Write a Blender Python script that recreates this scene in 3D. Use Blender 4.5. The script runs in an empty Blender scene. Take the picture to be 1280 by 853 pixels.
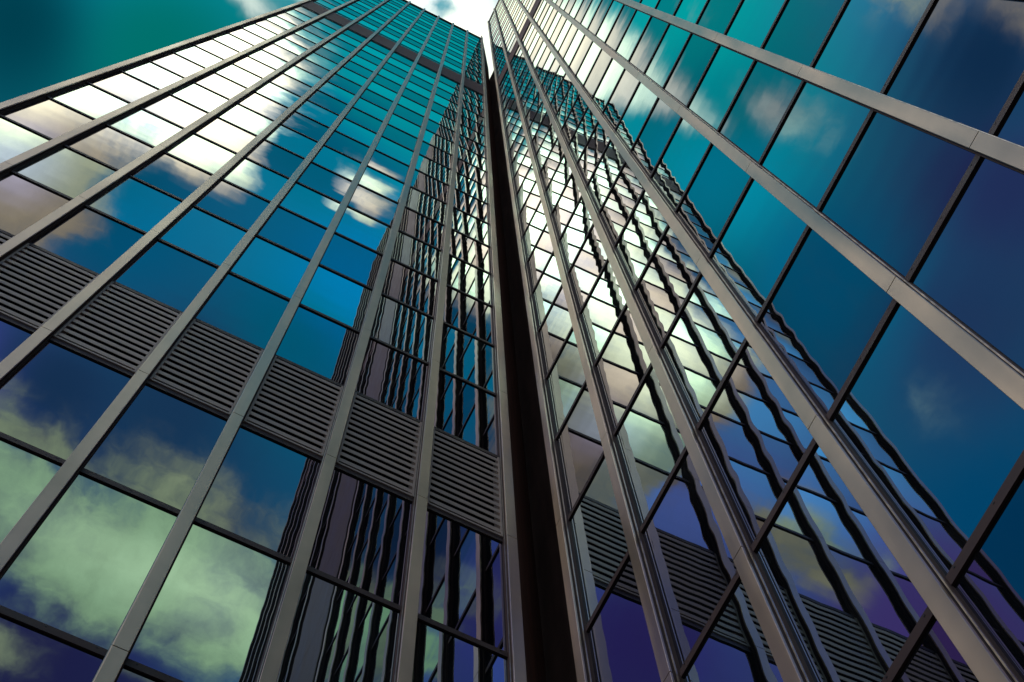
import bpy, bmesh, math, random
from mathutils import Vector, Matrix
random.seed(11)
scene = bpy.context.scene
col = scene.collection

# ------------------------------------------------------------------ measures (metres)
H = 3.6                      # storey height
BAY = 0.4102 * H             # bay width
YL = 2.1009 * H              # plane of the left tower's glazing bars (y)
XR = 1.3376 * H              # plane of the right tower's glazing bars (x)
TL0 = -1.1701 * H            # first fin of the left tower (x = -t)
TR0 = -1.9312 * H            # first fin of the right tower (y = -t)
Z0 = 21.6                    # storey line 0
FINW, FIND = 0.170, 0.090     # fin face, projection
GLASS = -0.04                # glass lies behind the bars
R_L, R_R = 32.5, 39            # roof lines
N_L, N_R = 8, 19             # bays
BAND0, BAND1 = 18.12, 19.62  # upper plant-floor band
F_PX, CAM_Z = 1804.56, 1.6
CAM = [[0.896938728743841, -0.4415138833521716, -0.023799321138799727],
       [0.41998855666234075, 0.8675666980737615, -0.2663412034704249],
       [0.1382408374977037, 0.2288962979182395, 0.963584949886235]]

def row(k): return Z0 + H * k

class Wall:
    def __init__(s, u, n, o, t0): s.u, s.n, s.o, s.t0 = Vector(u), Vector(n), Vector(o), t0
    def p(s, t, n, z): return s.o + s.u * t + s.n * n + Vector((0, 0, z))
WL = Wall((-1, 0, 0), (0, -1, 0), (0, YL, 0), TL0)
WR = Wall((0, -1, 0), (-1, 0, 0), (XR, 0, 0), TR0)

# ------------------------------------------------------------------ node helpers
def new_mat(name):
    m = bpy.data.materials.new(name); m.use_nodes = True
    nt = m.node_tree; nt.nodes.clear()
    return m, NB(nt)

class NB:
    """small node builder"""
    def __init__(s, nt): s.nt = nt
    def n(s, typ, **kw):
        nd = s.nt.nodes.new(typ)
        for k, v in kw.items(): setattr(nd, k, v)
        return nd
    def link(s, a, b): s.nt.links.new(a, b)
    def put(s, sock, v):
        if hasattr(v, 'is_output') or isinstance(v, bpy.types.NodeSocket): s.link(v, sock)
        else: sock.default_value = v
    def math(s, op, a, b=None, c=None, clamp=False):
        nd = s.n('ShaderNodeMath', operation=op, use_clamp=clamp)
        s.put(nd.inputs[0], a)
        if b is not None: s.put(nd.inputs[1], b)
        if c is not None: s.put(nd.inputs[2], c)
        return nd.outputs[0]
    def vec(s, op, a, b=None, scale=None):
        nd = s.n('ShaderNodeVectorMath', operation=op)
        s.put(nd.inputs[0], a)
        if b is not None: s.put(nd.inputs[1], b)
        if scale is not None: s.put(nd.inputs['Scale'], scale)
        return nd.outputs['Value'] if op in ('LENGTH', 'DOT_PRODUCT', 'DISTANCE') else nd.outputs['Vector']
    def xyz(s, x, y, z):
        nd = s.n('ShaderNodeCombineXYZ')
        for i, v in enumerate((x, y, z)): s.put(nd.inputs[i], v)
        return nd.outputs[0]
    def sep(s, v):
        nd = s.n('ShaderNodeSeparateXYZ'); s.link(v, nd.inputs[0]); return nd.outputs
    def noise(s, v, scale, detail=5, rough=0.5, dist=0.0):
        nd = s.n('ShaderNodeTexNoise'); s.link(v, nd.inputs['Vector'])
        nd.inputs['Scale'].default_value = scale; nd.inputs['Detail'].default_value = detail
        nd.inputs['Roughness'].default_value = rough; nd.inputs['Distortion'].default_value = dist
        return nd.outputs['Fac'], nd.outputs['Color']
    def mapr(s, v, a, b, c, d, smooth=False):
        nd = s.n('ShaderNodeMapRange', interpolation_type='SMOOTHSTEP' if smooth else 'LINEAR')
        for i, q in enumerate((v, a, b, c, d)): s.put(nd.inputs[i], q)
        return nd.outputs[0]
    def mix(s, f, a, b, blend='MIX'):
        nd = s.n('ShaderNodeMix', data_type='RGBA', blend_type=blend)
        s.put(nd.inputs[0], f); s.put(nd.inputs[6], a); s.put(nd.inputs[7], b)
        return nd.outputs[2]
    def ramp(s, f, stops):
        nd = s.n('ShaderNodeValToRGB'); s.link(f, nd.inputs[0])
        e = nd.color_ramp.elements
        while len(e) < len(stops): e.new(0.5)
        for i, (p, c) in enumerate(stops): e[i].position = p; e[i].color = (*c, 1)
        return nd.outputs[0]

def rgb(*c): return (*c, 1.0)

def metal_mat(name, base, metallic, rough, streak=0.12, scale=(9, 9, 0.35), spec=0.5):
    m, b = new_mat(name)
    out = b.n('ShaderNodeOutputMaterial'); bs = b.n('ShaderNodeBsdfPrincipled')
    geo = b.n('ShaderNodeNewGeometry')
    v = b.vec('MULTIPLY', geo.outputs['Position'], scale)
    f, _ = b.noise(v, 1.0, 2, 0.5)
    g, _ = b.noise(geo.outputs['Position'], 2.3, 2, 0.5)
    oi = b.n('ShaderNodeObjectInfo')
    k = b.math('ADD', b.mapr(f, 0.3, 0.7, 1 - streak, 1 + streak), b.mapr(g, 0.3, 0.7, -0.05, 0.05))
    k = b.math('MULTIPLY', k, b.mapr(oi.outputs['Random'], 0, 1, 0.90, 1.10))
    c = b.mix(1.0, rgb(*base), b.xyz(k, k, k), 'MULTIPLY')
    b.link(c, bs.inputs['Base Color'])
    bs.inputs['Metallic'].default_value = metallic
    bs.inputs['Specular IOR Level'].default_value = spec
    b.link(b.mapr(f, 0.3, 0.7, rough - 0.06, rough + 0.08), bs.inputs['Roughness'])
    b.link(bs.outputs[0], out.inputs[0])
    return m

M_FIN = metal_mat('fin_aluminium', (0.60, 0.45, 0.325), 0.78, 0.36, 0.24, (2.2, 2.2, 0.25))
M_NECK = metal_mat('fin_side_bronze', (0.135, 0.088, 0.092), 0.0, 0.6, spec=0.08)
M_RAIL = metal_mat('guide_rail_bright', (0.66, 0.58, 0.50), 0.85, 0.35, 0.15, (9, 9, 6))
M_BAR = metal_mat('glazing_bar_bronze', (0.090, 0.054, 0.056), 0.0, 0.5, 0.15, (2, 2, 9), 0.15)
M_SCREW = metal_mat('screw_dark', (0.010, 0.009, 0.012), 0.2, 0.4)
M_BLADE = metal_mat('louvre_blade', (0.70, 0.54, 0.50), 0.0, 0.5, 0.12, (1.2, 1.2, 7), 0.3)
M_VOID = metal_mat('louvre_void_shade', (0.006, 0.004, 0.006), 0.0, 0.9, spec=0.0)  # near-black: the shade of the hollow behind the blades, put into the colour
M_SPAN = metal_mat('spandrel_brown', (0.32, 0.20, 0.205), 0.0, 0.6, 0.10, (2, 2, 2), 0.12)
M_RECESS = metal_mat('recess_cladding', (0.36, 0.215, 0.18), 0.0, 0.7, 0.2, (3, 3, 0.3), 0.1)
M_PIER = metal_mat('pier_cladding', (0.20, 0.145, 0.14), 0.3, 0.5, 0.1, (2, 2, 0.4), 0.3)
M_CLAD = metal_mat('end_cladding', (0.30, 0.25, 0.23), 0.2, 0.5, 0.12, (2, 2, 0.4))
M_ROOF = metal_mat('roof_felt', (0.09, 0.085, 0.08), 0.0, 0.9)

def pave_mat():
    m, b = new_mat('paving')
    out = b.n('ShaderNodeOutputMaterial'); bs = b.n('ShaderNodeBsdfPrincipled')
    geo = b.n('ShaderNodeNewGeometry')
    br = b.n('ShaderNodeTexBrick'); b.link(geo.outputs['Position'], br.inputs['Vector'])
    br.inputs['Scale'].default_value = 1.0; br.inputs['Mortar Size'].default_value = 0.012
    br.inputs['Brick Width'].default_value = 0.9; br.inputs['Row Height'].default_value = 0.6
    br.inputs['Color1'].default_value = rgb(0.20, 0.19, 0.18); br.inputs['Color2'].default_value = rgb(0.26, 0.245, 0.23)
    br.inputs['Mortar'].default_value = rgb(0.07, 0.07, 0.07)
    f, _ = b.noise(geo.outputs['Position'], 0.8, 6, 0.6)
    c = b.mix(1.0, br.outputs[0], b.mapr(f, 0.3, 0.7, 0.75, 1.1), 'MULTIPLY')
    b.link(c, bs.inputs['Base Color']); bs.inputs['Roughness'].default_value = 0.8
    b.link(bs.outputs[0], out.inputs[0]); return m

def ground_mat():
    m, b = new_mat('asphalt')
    out = b.n('ShaderNodeOutputMaterial'); bs = b.n('ShaderNodeBsdfPrincipled')
    geo = b.n('ShaderNodeNewGeometry')
    f, _ = b.noise(geo.outputs['Position'], 0.3, 8, 0.65)
    k = b.mapr(f, 0.3, 0.7, 0.04, 0.075)
    b.link(b.xyz(k, k, k), bs.inputs['Base Color']); bs.inputs['Roughness'].default_value = 0.9
    b.link(bs.outputs[0], out.inputs[0]); return m

def glass_mat():
    """solar-control mirror glass: dark body, coated reflection stronger at grazing angles, roller waves and pillowing of each pane"""
    m, b = new_mat('mirror_glass')
    out = b.n('ShaderNodeOutputMaterial')
    geo = b.n('ShaderNodeNewGeometry')
    uv = b.n('ShaderNodeUVMap', uv_map='pane').outputs[0]
    seed = b.n('ShaderNodeAttribute', attribute_name='seed').outputs['Fac']
    tone = b.n('ShaderNodeAttribute', attribute_name='tone').outputs['Fac']
    bulge = b.n('ShaderNodeAttribute', attribute_name='bulge').outputs['Fac']
    amp = b.n('ShaderNodeAttribute', attribute_name='wave').outputs['Fac']
    wn = b.n('ShaderNodeTexWhiteNoise', noise_dimensions='1D'); b.link(b.math('MULTIPLY', seed, 917.3), wn.inputs['W'])
    r = b.sep(wn.outputs['Color'])
    wn2 = b.n('ShaderNodeTexWhiteNoise', noise_dimensions='1D'); b.link(b.math('MULTIPLY_ADD', seed, 331.7, 5.1), wn2.inputs['W'])
    r2 = b.sep(wn2.outputs['Color'])
    p = b.sep(geo.outputs['Position'])
    u = b.sep(uv)
    N = geo.outputs['True Normal']
    T = b.vec('CROSS_PRODUCT', N, (0, 0, 1))
    # roller wave along the height of the pane, its phase drifting a little across it
    low, _ = b.noise(b.vec('ADD', geo.outputs['Position'], b.xyz(b.math('MULTIPLY', seed, 60.0), 0.0, 0.0)), 0.7, 2, 0.5)
    per = b.mapr(r2[0], 0, 1, 6.5, 10.0)
    ph = b.math('ADD', b.math('MULTIPLY', p[2], per), b.math('MULTIPLY', r[2], 40.0))
    ph = b.math('ADD', ph, b.math('MULTIPLY', low, 7.0))
    wave = b.math('MULTIPLY', b.math('SINE', ph), b.mapr(low, 0.3, 0.7, 0.0003, 0.0011))
    wave = b.math('MULTIPLY', wave, amp)
    # pillowing of the sealed unit
    pil = b.math('MULTIPLY', b.mapr(r[0], 0, 1, 0.0015, 0.0080), bulge)
    v_ = b.math('SUBTRACT', u[1], 0.5); u_ = b.math('SUBTRACT', u[0], 0.5)
    ez = b.math('ADD', wave, b.math('MULTIPLY', v_, pil))
    et = b.math('MULTIPLY', u_, b.math('MULTIPLY', pil, 2.0))
    # small error in how the pane was set
    ez = b.math('ADD', ez, b.mapr(r[1], 0, 1, -0.0036, 0.0036))
    et = b.math('ADD', et, b.mapr(r2[1], 0, 1, -0.0036, 0.0036))
    low2, _ = b.noise(geo.outputs['Position'], 1.7, 2, 0.5)
    et = b.math('ADD', et, b.math('MULTIPLY', b.math('SUBTRACT', low2, 0.5), 0.0022))
    Nn = b.vec('ADD', N, b.vec('SCALE', (0, 0, 1), scale=ez))
    Nn = b.vec('ADD', Nn, b.vec('SCALE', T, scale=et))
    Nn = b.vec('NORMALIZE', Nn)
    cosv = b.math('ABSOLUTE', b.vec('DOT_PRODUCT', geo.outputs['Incoming'], N))
    inv = b.math('SUBTRACT', 1.0, cosv)
    fres = b.math('MULTIPLY_ADD', b.math('POWER', inv, 3.0), 0.58, 0.42)
    bright = b.mapr(r2[2], 0, 1, 0.92, 1.06)
    fres = b.math('MULTIPLY', fres, bright, clamp=True)
    tint = b.mix(tone, rgb(0.62, 0.59, 0.62), rgb(0.80, 0.98, 0.95))
    gl = b.n('ShaderNodeBsdfGlossy'); gl.inputs['Roughness'].default_value = 0.0
    b.link(tint, gl.inputs['Color']); b.link(Nn, gl.inputs['Normal'])
    df = b.n('ShaderNodeBsdfDiffuse')
    st, _ = b.noise(b.vec('MULTIPLY', geo.outputs['Position'], (2.6, 2.6, 0.5)), 1.0, 5, 0.65)
    dust = b.math('MULTIPLY', b.mapr(st, 0.42, 0.75, 0.0, 1.0, True), b.math('MULTIPLY_ADD', r[2], 0.02, 0.008))
    b.link(b.vec('ADD', b.xyz(dust, dust, dust), (0.004, 0.006, 0.012)), df.inputs['Color'])
    ms = b.n('ShaderNodeMixShader'); b.link(b.math('SUBTRACT', fres, b.math('MULTIPLY', dust, 1.2), clamp=True), ms.inputs[0]); b.link(df.outputs[0], ms.inputs[1]); b.link(gl.outputs[0], ms.inputs[2])
    gk = b.n('ShaderNodeBsdfDiffuse'); gk.inputs['Color'].default_value = rgb(0.012, 0.011, 0.012)
    edge = b.math('GREATER_THAN', b.math('ABSOLUTE', v_), 0.5 - 0.0245)
    m2 = b.n('ShaderNodeMixShader'); b.link(edge, m2.inputs[0]); b.link(ms.outputs[0], m2.inputs[1]); b.link(gk.outputs[0], m2.inputs[2]); ms = m2
    b.link(ms.outputs[0], out.inputs[0])
    return m
M_GLASS = glass_mat()

# ------------------------------------------------------------------ mesh helpers
def link_mesh(name, bm, mats, parent=None):
    me = bpy.data.meshes.new(name)
    bmesh.ops.recalc_face_normals(bm, faces=bm.faces)
    bm.to_mesh(me); bm.free()
    for m in (mats if isinstance(mats, (list, tuple)) else [mats]): me.materials.append(m)
    o = bpy.data.objects.new(name, me); col.objects.link(o)
    if parent is not None:
        o.parent = parent; o.matrix_parent_inverse = parent.matrix_world.inverted()
    return o

def hexa(bm, q, mi=0):
    v = [bm.verts.new(p) for p in q]
    for f in ((0, 3, 2, 1), (4, 5, 6, 7), (0, 1, 5, 4), (1, 2, 6, 5), (2, 3, 7, 6), (3, 0, 4, 7)):
        bm.faces.new([v[i] for i in f]).material_index = mi

def wbox(bm, W, t0, t1, n0, n1, z0, z1, mi=0):
    hexa(bm, [W.p(t0, n0, z0), W.p(t1, n0, z0), W.p(t1, n1, z0), W.p(t0, n1, z0),
              W.p(t0, n0, z1), W.p(t1, n0, z1), W.p(t1, n1, z1), W.p(t0, n1, z1)], mi)

def prism(bm, W, prof, z0, z1, mi=0):
    """profile of (t, n) points extruded in z"""
    a = [bm.verts.new(W.p(t, n, z0)) for t, n in prof]; c = [bm.verts.new(W.p(t, n, z1)) for t, n in prof]
    k = len(prof)
    bm.faces.new(a[::-1]).material_index = mi; bm.faces.new(c).material_index = mi
    for i in range(k):
        j = (i + 1) % k
        bm.faces.new((a[i], a[j], c[j], c[i])).material_index = mi

def bar(bm, W, prof, t0, t1, mi=0):
    """profile of (n, z) points extruded along the wall"""
    a = [bm.verts.new(W.p(t0, n, z)) for n, z in prof]; c = [bm.verts.new(W.p(t1, n, z)) for n, z in prof]
    k = len(prof)
    bm.faces.new(a[::-1]).material_index = mi; bm.faces.new(c).material_index = mi
    for i in range(k):
        j = (i + 1) % k
        bm.faces.new((a[i], a[j], c[j], c[i])).material_index = mi

def empty(name, loc, label, cat):
    o = bpy.data.objects.new(name, None); col.objects.link(o); o.location = loc
    o['label'] = label; o['category'] = cat
    bpy.context.view_layer.update()
    return o

def to_px(P):
    d = (P.x, P.y, P.z - CAM_Z)
    c = [sum(CAM[i][k] * d[k] for k in range(3)) for i in range(3)]
    if c[2] <= 0.01: return None
    return 640 + F_PX * c[0] / c[2], 426.5 + F_PX * c[1] / c[2]

def clip_area(pts):
    """area of a polygon inside the 1280 x 853 frame"""
    for ax, lim, sg in ((0, 0, 1), (0, 1280, -1), (1, 0, 1), (1, 853, -1)):
        o = []
        for i in range(len(pts)):
            a, b = pts[i], pts[(i + 1) % len(pts)]
            da, db = (a[ax] - lim) * sg, (b[ax] - lim) * sg
            if da >= 0: o.append(a)
            if da * db < 0:
                k = da / (da - db); o.append((a[0] + (b[0] - a[0]) * k, a[1] + (b[1] - a[1]) * k))
        pts = o
        if len(pts) < 3: return 0.0
    return abs(sum(pts[i][0] * pts[(i + 1) % len(pts)][1] - pts[(i + 1) % len(pts)][0] * pts[i][1] for i in range(len(pts)))) / 2

def pane_mesh(W, quads, name, parent):
    """quads: list of (t0, t1, z0, z1, seed, tone, wave)"""
    verts, faces, uvs, sd, tn, wv, bg_ = [], [], [], [], [], [], []
    for t0, t1, z0, z1, s, to, wa in quads:
        i = len(verts)
        verts += [W.p(t0, GLASS, z0), W.p(t1, GLASS, z0), W.p(t1, GLASS, z1), W.p(t0, GLASS, z1)]
        f = (i, i + 1, i + 2, i + 3); uv = [(0, 0), (1, 0), (1, 1), (0, 1)]
        a = verts[i + 1] - verts[i]; c = verts[i + 3] - verts[i]
        if a.cross(c).dot(W.n) < 0: f = f[::-1]; uv = uv[::-1]
        faces.append(f); uvs += uv; sd.append(s); tn.append(to); wv.append(wa * (1 - 0.62 * min(1.0, max(0.0, (z0 - row(2)) / (9 * H))))); bg_.append(1.0 + min(1.0, max(0.0, (z0 - row(1)) / (10 * H))) * (3.6 if W is WR else 1.2))
    me = bpy.data.meshes.new(name)
    me.from_pydata([tuple(v) for v in verts], [], faces)
    lay = me.uv_layers.new(name='pane')
    for i, c in enumerate(uvs): lay.data[i].uv = c
    for nm, vals in (('seed', sd), ('tone', tn), ('wave', wv), ('bulge', bg_)):
        at = me.attributes.new(nm, 'FLOAT', 'FACE')
        for i, v in enumerate(vals): at.data[i].value = v
    me.materials.append(M_GLASS)
    o = bpy.data.objects.new(name, me); col.objects.link(o)
    o.parent = parent; o.matrix_parent_inverse = parent.matrix_world.inverted()
    return o

# ------------------------------------------------------------------ one facade
def facade(W, root, nb, roof, louvre, bright_even, wave_amp, bandshift=0.0, pier=()):
    """pier: bays closed by one solid cladding pier"""
    t0, zt = W.t0, row(roof)
    b0, b1 = BAND0 + bandshift, BAND1 + bandshift * 0.4
    tL, tR = t0 - FINW / 2, t0 + nb * BAY + FINW / 2
    # fins
    for i in range(nb + 1):
        if i in pier and i - 1 in pier: continue
        if i - 1 in pier and i not in pier: continue
        tc = t0 + i * BAY
        bm = bmesh.new()
        k = -6
        w, c = FINW / 2, 0.004
        cap = [(tc - w, FIND - 0.028), (tc - w, FIND - c), (tc - w + c, FIND), (tc + w - c, FIND), (tc + w, FIND - c), (tc + w, FIND - 0.028)]
        while k < roof:
            za = row(k) + (0.009 if k > -6 else 0); zb = min(row(k + 2) - 0.009, zt + 0.75)
            if k + 2 >= roof: zb = zt + 0.75
            prism(bm, W, cap, za, zb, 0)
            k += 2
        o = link_mesh('mullion', bm, [M_FIN], root)
        bm = bmesh.new()
        prism(bm, W, [(tc - 0.079, -0.06), (tc - 0.079, FIND - 0.03), (tc + 0.079, FIND - 0.03), (tc + 0.079, -0.06)], 0, zt + 0.5)
        wbox(bm, W, tc - 0.103, tc - 0.081, -0.06, 0.006, 0, zt - 0.05)
        wbox(bm, W, tc + 0.081, tc + 0.103, -0.06, 0.006, 0, zt - 0.05)
        link_mesh('stem', bm, [M_NECK], o)
        bm = bmesh.new()
        prism(bm, W, [(tc + 0.085, 0.010), (tc + 0.085, 0.024), (tc + 0.099, 0.024), (tc + 0.099, 0.010)], 0.3, zt - 0.3)
        link_mesh('guide_rail', bm, [M_RAIL], o)
    # glazing bars
    for k in range(-5, math.ceil(roof)):
        if b0 + 0.1 < k < b1 - 0.1: continue
        z = row(k)
        bm = bmesh.new()
        c = 0.006
        bar(bm, W, [(-0.06, z - 0.065), (-0.016, z - 0.065), (-0.016, z + 0.070 - c), (-0.016 - c, z + 0.070), (-0.06, z + 0.070)], tL + 0.02, tR - 0.02, 0)
        if k < 4:
            for i in range(nb):
                for fr in (0.14, 0.5, 0.86):
                    tc = t0 + (i + fr) * BAY
                    pr = [(tc + 0.011 * math.cos(a * math.pi / 4), z + 0.03 + 0.011 * math.sin(a * math.pi / 4)) for a in range(8)]
                    a_ = [bm.verts.new(W.p(t, -0.018, zz)) for t, zz in pr]; c_ = [bm.verts.new(W.p(t, -0.012, zz)) for t, zz in pr]
                    bm.faces.new(c_).material_index = 1
                    for q in range(8): bm.faces.new((a_[q], a_[(q + 1) % 8], c_[(q + 1) % 8], c_[q])).material_index = 1
        link_mesh('glazing_bar', bm, [M_BAR, M_SCREW], root)
    # panes
    rows = []
    k = -6
    edges = [x for x in range(-6, math.ceil(roof)) if not (b0 - 0.02 < x < b1 + 0.02)] + [b0, b1, roof]
    edges.sort()
    quads = []
    for a, c in zip(edges[:-1], edges[1:]):
        if (a, c) == (b0, b1) or c - a < 0.2: continue
        if louvre and a == 0: continue
        for i in range(nb):
            if i in pier: continue
            tone = 1.0 if ((math.floor(a) % 2 == 0) == bright_even) else 0.0
            ta, tb = t0 + i * BAY, t0 + (i + 1) * BAY
            wa = wave_amp * random.uniform(0.75, 1.25)
            q = (ta, tb, row(a), row(c), random.random(), tone, wa)
            pts = [to_px(W.p(t, GLASS, z)) for t, z in ((ta, row(a)), (tb, row(a)), (tb, row(c)), (ta, row(c)))]
            ar = 0.0 if any(p is None for p in pts) else clip_area(pts)
            quads.append((ar, q))
    quads.sort(key=lambda x: -x[0])
    for ar, q in quads[:100]: pane_mesh(W, [q], 'window_pane', root)
    rest = pane_mesh(W, [q for ar, q in quads[100:]], 'window_panes', root)
    rest['kind'] = 'stuff'
    # louvred plant floor
    if louvre:
        for i in range(nb):
            ta, tb = t0 + i * BAY + 0.107, t0 + (i + 1) * BAY - 0.107
            za, zb = row(0) + 0.085, row(1) - 0.075
            bm = bmesh.new()
            n = 13; pitch = (zb - za - 0.08) / n
            for j in range(n):
                z = za + 0.06 + (j + 0.5) * pitch
                h = pitch * 0.26
                bar(bm, W, [(-0.012, z - h + 0.004), (-0.004, z - h), (-0.002, z - h + 0.003), (-0.002, z + h - 0.004), (-0.006, z + h), (-0.012, z + h)], ta + 0.036, tb - 0.036)
            o = link_mesh('louvre_panel', bm, [M_BLADE], root)
            bm = bmesh.new()
            wbox(bm, W, ta, ta + 0.034, -0.20, 0.006, za, zb); wbox(bm, W, tb - 0.034, tb, -0.20, 0.006, za, zb)
            wbox(bm, W, ta + 0.036, tb - 0.036, -0.20, 0.002, za, za + 0.055)
            link_mesh('louvre_frame', bm, [M_BLADE], o)
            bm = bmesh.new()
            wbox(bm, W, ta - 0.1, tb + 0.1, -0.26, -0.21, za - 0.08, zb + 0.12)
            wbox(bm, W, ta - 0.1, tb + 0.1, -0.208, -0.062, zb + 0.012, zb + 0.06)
            link_mesh('void_shade_sheet', bm, [M_VOID], o)  # black sheet and lid painted as the dark between the blades
    # plain upper plant-floor band
    for i in range(nb):
        ta, tb = t0 + i * BAY + 0.107, t0 + (i + 1) * BAY - 0.107
        bm = bmesh.new()
        wbox(bm, W, ta, tb, -0.08, -0.012, row(b0) + 0.05, row(b1) - 0.05)
        n = 12; zz = row(b0) + 0.07; pitch = (row(b1) - row(b0) - 0.14) / n
        for j in range(n):
            wbox(bm, W, ta + 0.01, tb - 0.01, -0.02, -0.004, zz + j * pitch + 0.03, zz + (j + 1) * pitch - 0.03)
        link_mesh('spandrel_panel', bm, [M_SPAN], root)
    for k, nm in ((b0, 'band_sill'), (b1, 'band_head')):
        bm = bmesh.new(); z = row(k)
        wbox(bm, W, tL + 0.02, tR - 0.02, -0.06, 0.001, z - 0.05, z + 0.05)
        link_mesh(nm, bm, [M_BAR], root)
    # solid pier, cladding sheets two storeys high
    if pier:
        bm = bmesh.new(); k = -6
        pa, pb = t0 + min(pier) * BAY + 0.16 * BAY, t0 + (max(pier) + 1) * BAY + 0.42 * BAY
        while k < roof:
            za, zb = row(k) + (0.008 if k > -6 else 0), min(row(k + 2), zt) - 0.008
            prism(bm, W, [(pa, -0.1), (pa, 0.10), (pa + 0.02, 0.12), (pb - 0.02, 0.12), (pb, 0.10), (pb, -0.1)], za, zb)
            k += 2
        link_mesh('cladding_pier', bm, [M_PIER], root)
    # coping
    bm = bmesh.new()
    bar(bm, W, [(-0.35, zt - 0.12), (0.03, zt - 0.12), (0.03, zt + 0.10), (-0.35, zt + 0.16)], tL, tR)
    link_mesh('coping', bm, [M_BAR], root)

# ------------------------------------------------------------------ towers
def poly_walls(bm, pts, z0, z1, skip=()):
    for i in range(len(pts)):
        if i in skip: continue
        a, c = pts[i], pts[(i + 1) % len(pts)]
        bm.faces.new([bm.verts.new((a[0], a[1], z0)), bm.verts.new((c[0], c[1], z0)), bm.verts.new((c[0], c[1], z1)), bm.verts.new((a[0], a[1], z1))])

left = empty('glass_tower', (-2, YL + 6, 0), 'lower mirror glass tower on the left with a louvred band across it', 'tower')
facade(WL, left, N_L, R_L, True, True, 1.0)
xa = -TL0 + FINW / 2; xb = -(TL0 + N_L * BAY) - FINW / 2
yg = YL + 0.065
zl = row(R_L)
bm = bmesh.new()
poly_walls(bm, [(xb + 0.01, yg), (xb + 0.01, yg + 16), (xa + 1.8, yg + 16)], 0, zl, skip=(2,))
link_mesh('end_wall', bm, [M_CLAD], left)
bm = bmesh.new()
bm.faces.new([bm.verts.new(p) for p in ((xb, yg, zl - 0.05), (xa, yg, zl - 0.05), (xa + 1.9, yg + 2.5, zl - 0.05), (xa + 1.9, yg + 16, zl - 0.05), (xb, yg + 16, zl - 0.05))])
link_mesh('roof', bm, [M_ROOF], left)
# the splayed return that closes the slot beside the first fin: cladding sheets two storeys high
bm = bmesh.new()
k = -6
dx, dy = 1.9, 2.5
while k < R_L:
    za, zb = row(k) + (0.008 if k > -6 else 0), row(k + 2) - 0.008
    hexa(bm, [(xa - 0.02, yg - 0.03, za), (xa + dx, yg + dy, za), (xa + dx - 0.08, yg + dy + 0.06, za), (xa - 0.10, yg + 0.03, za),
              (xa - 0.02, yg - 0.03, zb), (xa + dx, yg + dy, zb), (xa + dx - 0.08, yg + dy + 0.06, zb), (xa - 0.10, yg + 0.03, zb)])
    k += 2
link_mesh('return_wall', bm, [M_RECESS], left)

right = empty('glass_tower', (XR + 6, -8, 0), 'taller mirror glass tower on the right, its panes reflecting the louvred tower', 'tower')
facade(WR, right, N_R, R_R, False, False, 1.15, 0.55, (8, 9))
zr = row(R_R)
ya = -TR0 + FINW / 2; yb = -(TR0 + N_R * BAY) - FINW / 2
xg = XR + 0.065
bm = bmesh.new()
poly_walls(bm, [(xg, yb + 0.01), (xg + 16, yb + 0.01), (xg + 16, ya)], 0, zr, skip=(2,))
link_mesh('end_wall', bm, [M_CLAD], right)
bm = bmesh.new()
bm.faces.new([bm.verts.new(p) for p in ((xg, yb, zr - 0.05), (xg + 16, yb, zr - 0.05), (xg + 16, ya, zr - 0.05), (xg, ya, zr - 0.05))])
link_mesh('roof', bm, [M_ROOF], right)
bm = bmesh.new()
poly_walls(bm, [(xg, ya - 0.01), (xg + 16, ya - 0.01)], 0, zr, skip=(1,))
link_mesh('return_wall', bm, [M_RECESS], right)
bm = bmesh.new()
hexa(bm, [(xa + dx + .05, ya, 0), (xa + dx + .25, ya, 0), (xa + dx + .25, yg + dy + .3, 0), (xa + dx + .05, yg + dy + .3, 0),
          (xa + dx + .05, ya, row(31)), (xa + dx + .25, ya, row(31)), (xa + dx + .25, yg + dy + .3, row(31)), (xa + dx + .05, yg + dy + .3, row(31))])
link_mesh('link_wall', bm, [M_RECESS], right)

# ------------------------------------------------------------------ ground
def sheet(name, x0, x1, y0, y1, z, mat):
    bm = bmesh.new()
    bm.faces.new([bm.verts.new(p) for p in ((x0, y0, z), (x1, y0, z), (x1, y1, z), (x0, y1, z))])
    o = link_mesh(name, bm, [mat]); o['kind'] = 'structure'; return o
sheet('ground', -2500, 2500, -2500, 2500, -0.02, ground_mat())
sheet('plaza_paving', -30, XR - 0.07, -26, YL - 0.07, -0.004, pave_mat())

# ------------------------------------------------------------------ sky
SUN_EL, SUN_AZ = 42, 262      # degrees; azimuth clockwise from +y
world = bpy.data.worlds.new('World'); scene.world = world; world.use_nodes = True
nt = world.node_tree; nt.nodes.clear(); b = NB(nt)
wout = b.n('ShaderNodeOutputWorld'); bg = b.n('ShaderNodeBackground'); bg.inputs['Strength'].default_value = 0.1
sky = b.n('ShaderNodeTexSky', sky_type='NISHITA'); sky.sun_disc = False
sky.sun_elevation = math.radians(SUN_EL); sky.sun_rotation = math.radians(SUN_AZ)
sky.air_density = 1.0; sky.dust_density = 0.6; sky.ozone_density = 1.5
d = b.sep(b.n('ShaderNodeTexCoord').outputs['Generated'])
zz = b.math('MAXIMUM', d[2], 0.08)
g = b.xyz(b.math('DIVIDE', d[0], zz), b.math('DIVIDE', d[1], zz), 0.0)     # the cloud layer seen as a flat deck overhead
_, wc = b.noise(g, 9.0, 5, 0.55)
gw = b.vec('ADD', g, b.vec('MULTIPLY', b.vec('SUBTRACT', wc, (0.5, 0.5, 0.5)), (0.07, 0.07, 0.0)))
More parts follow.
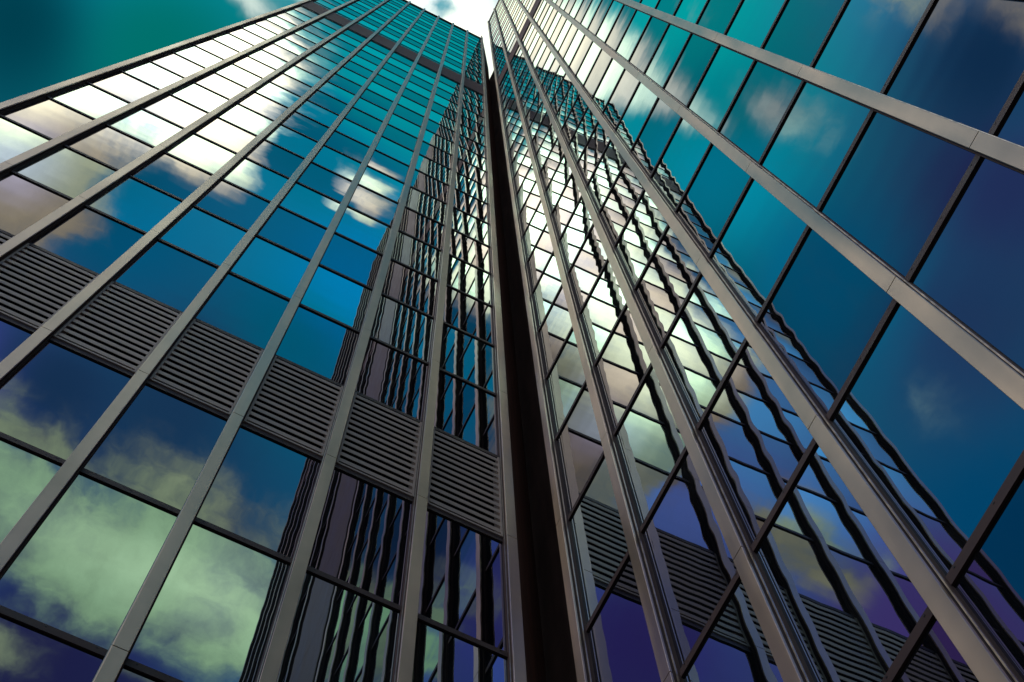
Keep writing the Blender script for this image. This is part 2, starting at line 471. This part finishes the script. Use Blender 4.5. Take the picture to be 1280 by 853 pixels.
def blob(cx, cy, rx, ry, w, rot=0.0, src=None):
    v = b.vec('SUBTRACT', src or gw, (cx, cy, 0.0))
    if rot:
        nd = b.n('ShaderNodeVectorRotate', rotation_type='Z_AXIS'); b.link(v, nd.inputs[0]); nd.inputs['Angle'].default_value = math.radians(rot)
        v = nd.outputs[0]
    l = b.vec('LENGTH', b.vec('MULTIPLY', v, (1 / rx, 1 / ry, 0.0)))
    return b.math('MULTIPLY', b.mapr(l, 0.0, 1.0, 1.0, 0.0, True), w)
def total(lst):
    s = None
    for x in lst:
        q = blob(*x); s = q if s is None else b.math('ADD', s, q)
    return s
CLOUDS = [  # centre, radii, weight
    (-0.148, -0.145, 0.128, 0.125, 1.9), (-0.225, -0.24, 0.11, 0.14, 1.5), (-0.215, -0.325, 0.07, 0.06, 0.9), (-0.160, -0.298, 0.055, 0.03, 0.75),
    (-0.105, -0.215, 0.06, 0.045, 0.8), (-0.07, 0.034, 0.130, 0.052, 1.7), (0.03, 0.055, 0.11, 0.075, 1.5), (-0.165, 0.035, 0.06, 0.03, 0.65),
    (-0.150, -0.022, 0.05, 0.03, 0.6), (-0.006, -0.178, 0.040, 0.022, 1.2), (0.012, -0.192, 0.03, 0.014, 0.9), (-0.030, -0.160, 0.03, 0.02, 0.5),
    (-0.06, -0.520, 0.19, 0.100, 1.5), (0.055, -0.520, 0.11, 0.13, 1.7), (-0.16, -0.49, 0.09, 0.07, 1.1),
    (-0.02, -0.432, 0.15, 0.05, 0.72), (-0.265, -0.09, 0.075, 0.045, 0.8), (-0.35, -0.125, 0.11, 0.04, 0.62), (-0.262, 0.01, 0.07, 0.045, 0.5),
    (-0.225, 0.000, 0.05, 0.03, 0.55), (-0.112, 0.098, 0.045, 0.018, 0.85), (-0.085, 0.076, 0.03, 0.015, 0.8), (-0.004, 0.050, 0.026, 0.016, -1.0), (-0.265, -0.185, 0.095, 0.065, 1.7), (-0.235, -0.265, 0.08, 0.06, 1.1), (-0.30, -0.27, 0.09, 0.035, 0.5), (-0.405, -0.295, 0.12, 0.07, 1.25),
    (-0.43, 0.15, 0.08, 0.04, 0.35), (-0.11, -0.63, 0.09, 0.05, 0.75), (-0.20, -0.43, 0.08, 0.04, 0.6), (-0.25, -0.33, 0.08, 0.07, 0.75),
]
fb, _ = b.noise(gw, 11.0, 9, 0.58, 0.0)
fb2, _ = b.noise(g, 3.2, 6, 0.6)
fb3, _ = b.noise(gw, 6.5, 6, 0.6)
# far from the zenith the deck is broken cloud everywhere
far = b.mapr(b.vec('LENGTH', g), 0.75, 1.6, 0.0, 1.0, True)
wide = b.math('MULTIPLY', b.mapr(fb2, 0.42, 0.62, 0.0, 0.9), far)
s = total(CLOUDS)
ed = b.math('MULTIPLY', b.math('SUBTRACT', b.math('MULTIPLY_ADD', fb, 0.65, b.math('MULTIPLY', fb3, 0.35)), 0.5), 4.6)
ed = b.math('MULTIPLY', ed, b.mapr(s, 0.0, 0.45, 0.0, 1.0))
dens = b.mapr(b.math('ADD', s, ed), 0.12, 1.15, 0.0, 1.0, True)
dens = b.math('MULTIPLY', dens, b.mapr(s, 0.0, 0.75, 0.15, 1.0))
dens = b.math('MAXIMUM', dens, b.math('MULTIPLY', wide, 0.7))
core = total([(-0.128, -0.145, 0.125, 0.125, 1.0, 0.0, g), (-0.06, 0.033, 0.15, 0.07, 0.30, 0.0, g), (-0.002, -0.186, 0.05, 0.035, 0.30, 0.0, g), (0.05, 0.06, 0.12, 0.1, 0.22, 0.0, g), (0.03, -0.515, 0.09, 0.07, 0.08, 0.0, g), (-0.07, -0.51, 0.09, 0.05, 0.05, 0.0, g), (-0.12, 0.10, 0.07, 0.05, 0.06, 0.0, g), (-0.240, -0.185, 0.11, 0.085, 0.60, 0.0, g), (-0.235, -0.245, 0.07, 0.07, 0.16, 0.0, g)])
# clear sky between the clouds: brightest and bluest towards the sun, teal overhead, indigo away from it
CLEAR = [(-0.257, 0.18, 0.0, 0.045, 0.07), (-0.162, 0.157, 0.0, 0.162, 0.144), (-0.149, -0.26, 0.0, 0.173, 0.321), (-0.038, -0.169, 0.0, 0.22, 0.382),
    (-0.019, -0.105, 0.0, 0.398, 0.478), (0.003, -0.076, 0.0, 0.352, 0.395), (0.003, -0.302, 0.0, 0.239, 0.404), (0.02, -0.258, 0.0, 0.287, 0.669),
    (-0.143, -0.412, 0.018, 0.078, 0.20), (-0.056, -0.384, 0.022, 0.099, 0.242), (-0.064, -0.614, 0.034, 0.041, 0.179), (-0.428, 0.083, 0.027, 0.068, 0.202),
    (-0.198, 0.023, 0.0, 0.279, 0.339), (-0.155, -0.022, 0.0, 0.431, 0.449), (-0.405, -0.01, 0.033, 0.049, 0.184), (-0.535, 0.204, 0.0, 0.104, 0.273),
    (-0.335, 0.095, 0.0, 0.177, 0.365), (-0.219, 0.062, 0.0, 0.374, 0.569), (-0.343, -0.09, 0.009, 0.058, 0.16), (-0.317, -0.287, 0.26, 0.48, 1.40),
    (-0.34, -0.415, 0.105, 0.09, 0.54), (-0.321, -0.202, 0.20, 0.75, 1.6), (-0.531, -0.316, 0.20, 0.12, 0.56), (-0.136, -0.285, 0.0, 0.22, 0.46),
    (-0.225, -0.424, 0.12, 0.14, 0.68), (-0.222, -0.24, 0.10, 0.32, 0.60)]
csum, wsum = None, None
for x, y, *c in CLEAR:
    q = b.vec('DISTANCE', g, (x, y, 0.0))
    w = b.math('POWER', b.math('MULTIPLY_ADD', q, q, 0.0006), -1.6)
    cw = b.vec('SCALE', tuple(v * 10 for v in c), scale=w)
    csum = cw if csum is None else b.vec('ADD', csum, cw)
    wsum = w if wsum is None else b.math('ADD', wsum, w)
near = b.vec('SCALE', csum, scale=b.math('DIVIDE', 1.0, wsum))
clear = b.mix(b.mapr(b.vec('LENGTH', g), 0.65, 1.3, 0.0, 1.0, True), near, b.vec('SCALE', sky.outputs[0], scale=0.45))
ccol = b.mix(b.mapr(b.sep(g)[1], -0.46, -0.34, 0.0, 1.0, True), rgb(0.70, 0.98, 0.62), rgb(0.64, 0.585, 0.42))
ccol = b.mix(b.mapr(b.sep(g)[1], -0.06, 0.0, 0.0, 1.0, True), ccol, rgb(0.50, 0.66, 0.64))
ccol = b.mix(blob(-0.225, -0.268, 0.055, 0.05, 1.0, 0.0, g), ccol, rgb(0.58, 0.58, 0.86))
ccol = b.mix(b.math('MULTIPLY', core, 3.0, clamp=True), ccol, rgb(1.0, 0.97, 0.68))
body = b.math('MULTIPLY', b.math('ADD', fb, fb3), 0.5)
shade = b.mapr(body, 0.36, 0.62, b.math('MULTIPLY_ADD', core, 0.6, 0.45, clamp=True), 1.15)
ccol = b.mix(b.mapr(body, 0.38, 0.56, 0.75, 0.0, True), ccol, rgb(0.46, 0.56, 0.66))
cl = b.vec('SCALE', ccol, scale=b.math('MULTIPLY', b.math('MULTIPLY_ADD', core, 42.0, b.mapr(b.sep(g)[1], -0.46, -0.34, 6.6, 9.0)), shade))
fin = b.mix(dens, clear, cl)
b.link(fin, bg.inputs['Color']); b.link(bg.outputs[0], wout.inputs[0])

sl = bpy.data.lights.new('sun', 'SUN'); sl.energy = 0.45; sl.cycles.use_multiple_importance_sampling = False; sl.angle = math.radians(10); sl.color = (1.0, 0.90, 0.74)
so = bpy.data.objects.new('sun', sl); col.objects.link(so)
az, el = math.radians(SUN_AZ), math.radians(SUN_EL)
sd = Vector((math.sin(az) * math.cos(el), math.cos(az) * math.cos(el), math.sin(el)))
so.rotation_euler = (-sd).to_track_quat('-Z', 'Y').to_euler()

# ------------------------------------------------------------------ camera
cd = bpy.data.cameras.new('camera'); co = bpy.data.objects.new('camera', cd); col.objects.link(co)
cd.sensor_width = 36; cd.lens = 36 * F_PX / 1280; cd.clip_start = 0.05; cd.clip_end = 6000
r_, d_, f_ = (Vector(v) for v in CAM)
co.matrix_world = Matrix.Translation((0, 0, CAM_Z)) @ Matrix((r_, -d_, -f_)).transposed().to_4x4()
scene.camera = co

scene.render.engine = 'CYCLES'
cy = scene.cycles
cy.max_bounces = 9; cy.glossy_bounces = 9; cy.diffuse_bounces = 2
cy.caustics_reflective = False; cy.caustics_refractive = False
cy.sample_clamp_indirect = 4.0; cy.blur_glossy = 1.0
cy.use_denoising = True
scene.view_settings.view_transform = 'Standard'; scene.view_settings.look = 'None'; scene.view_settings.exposure = 0
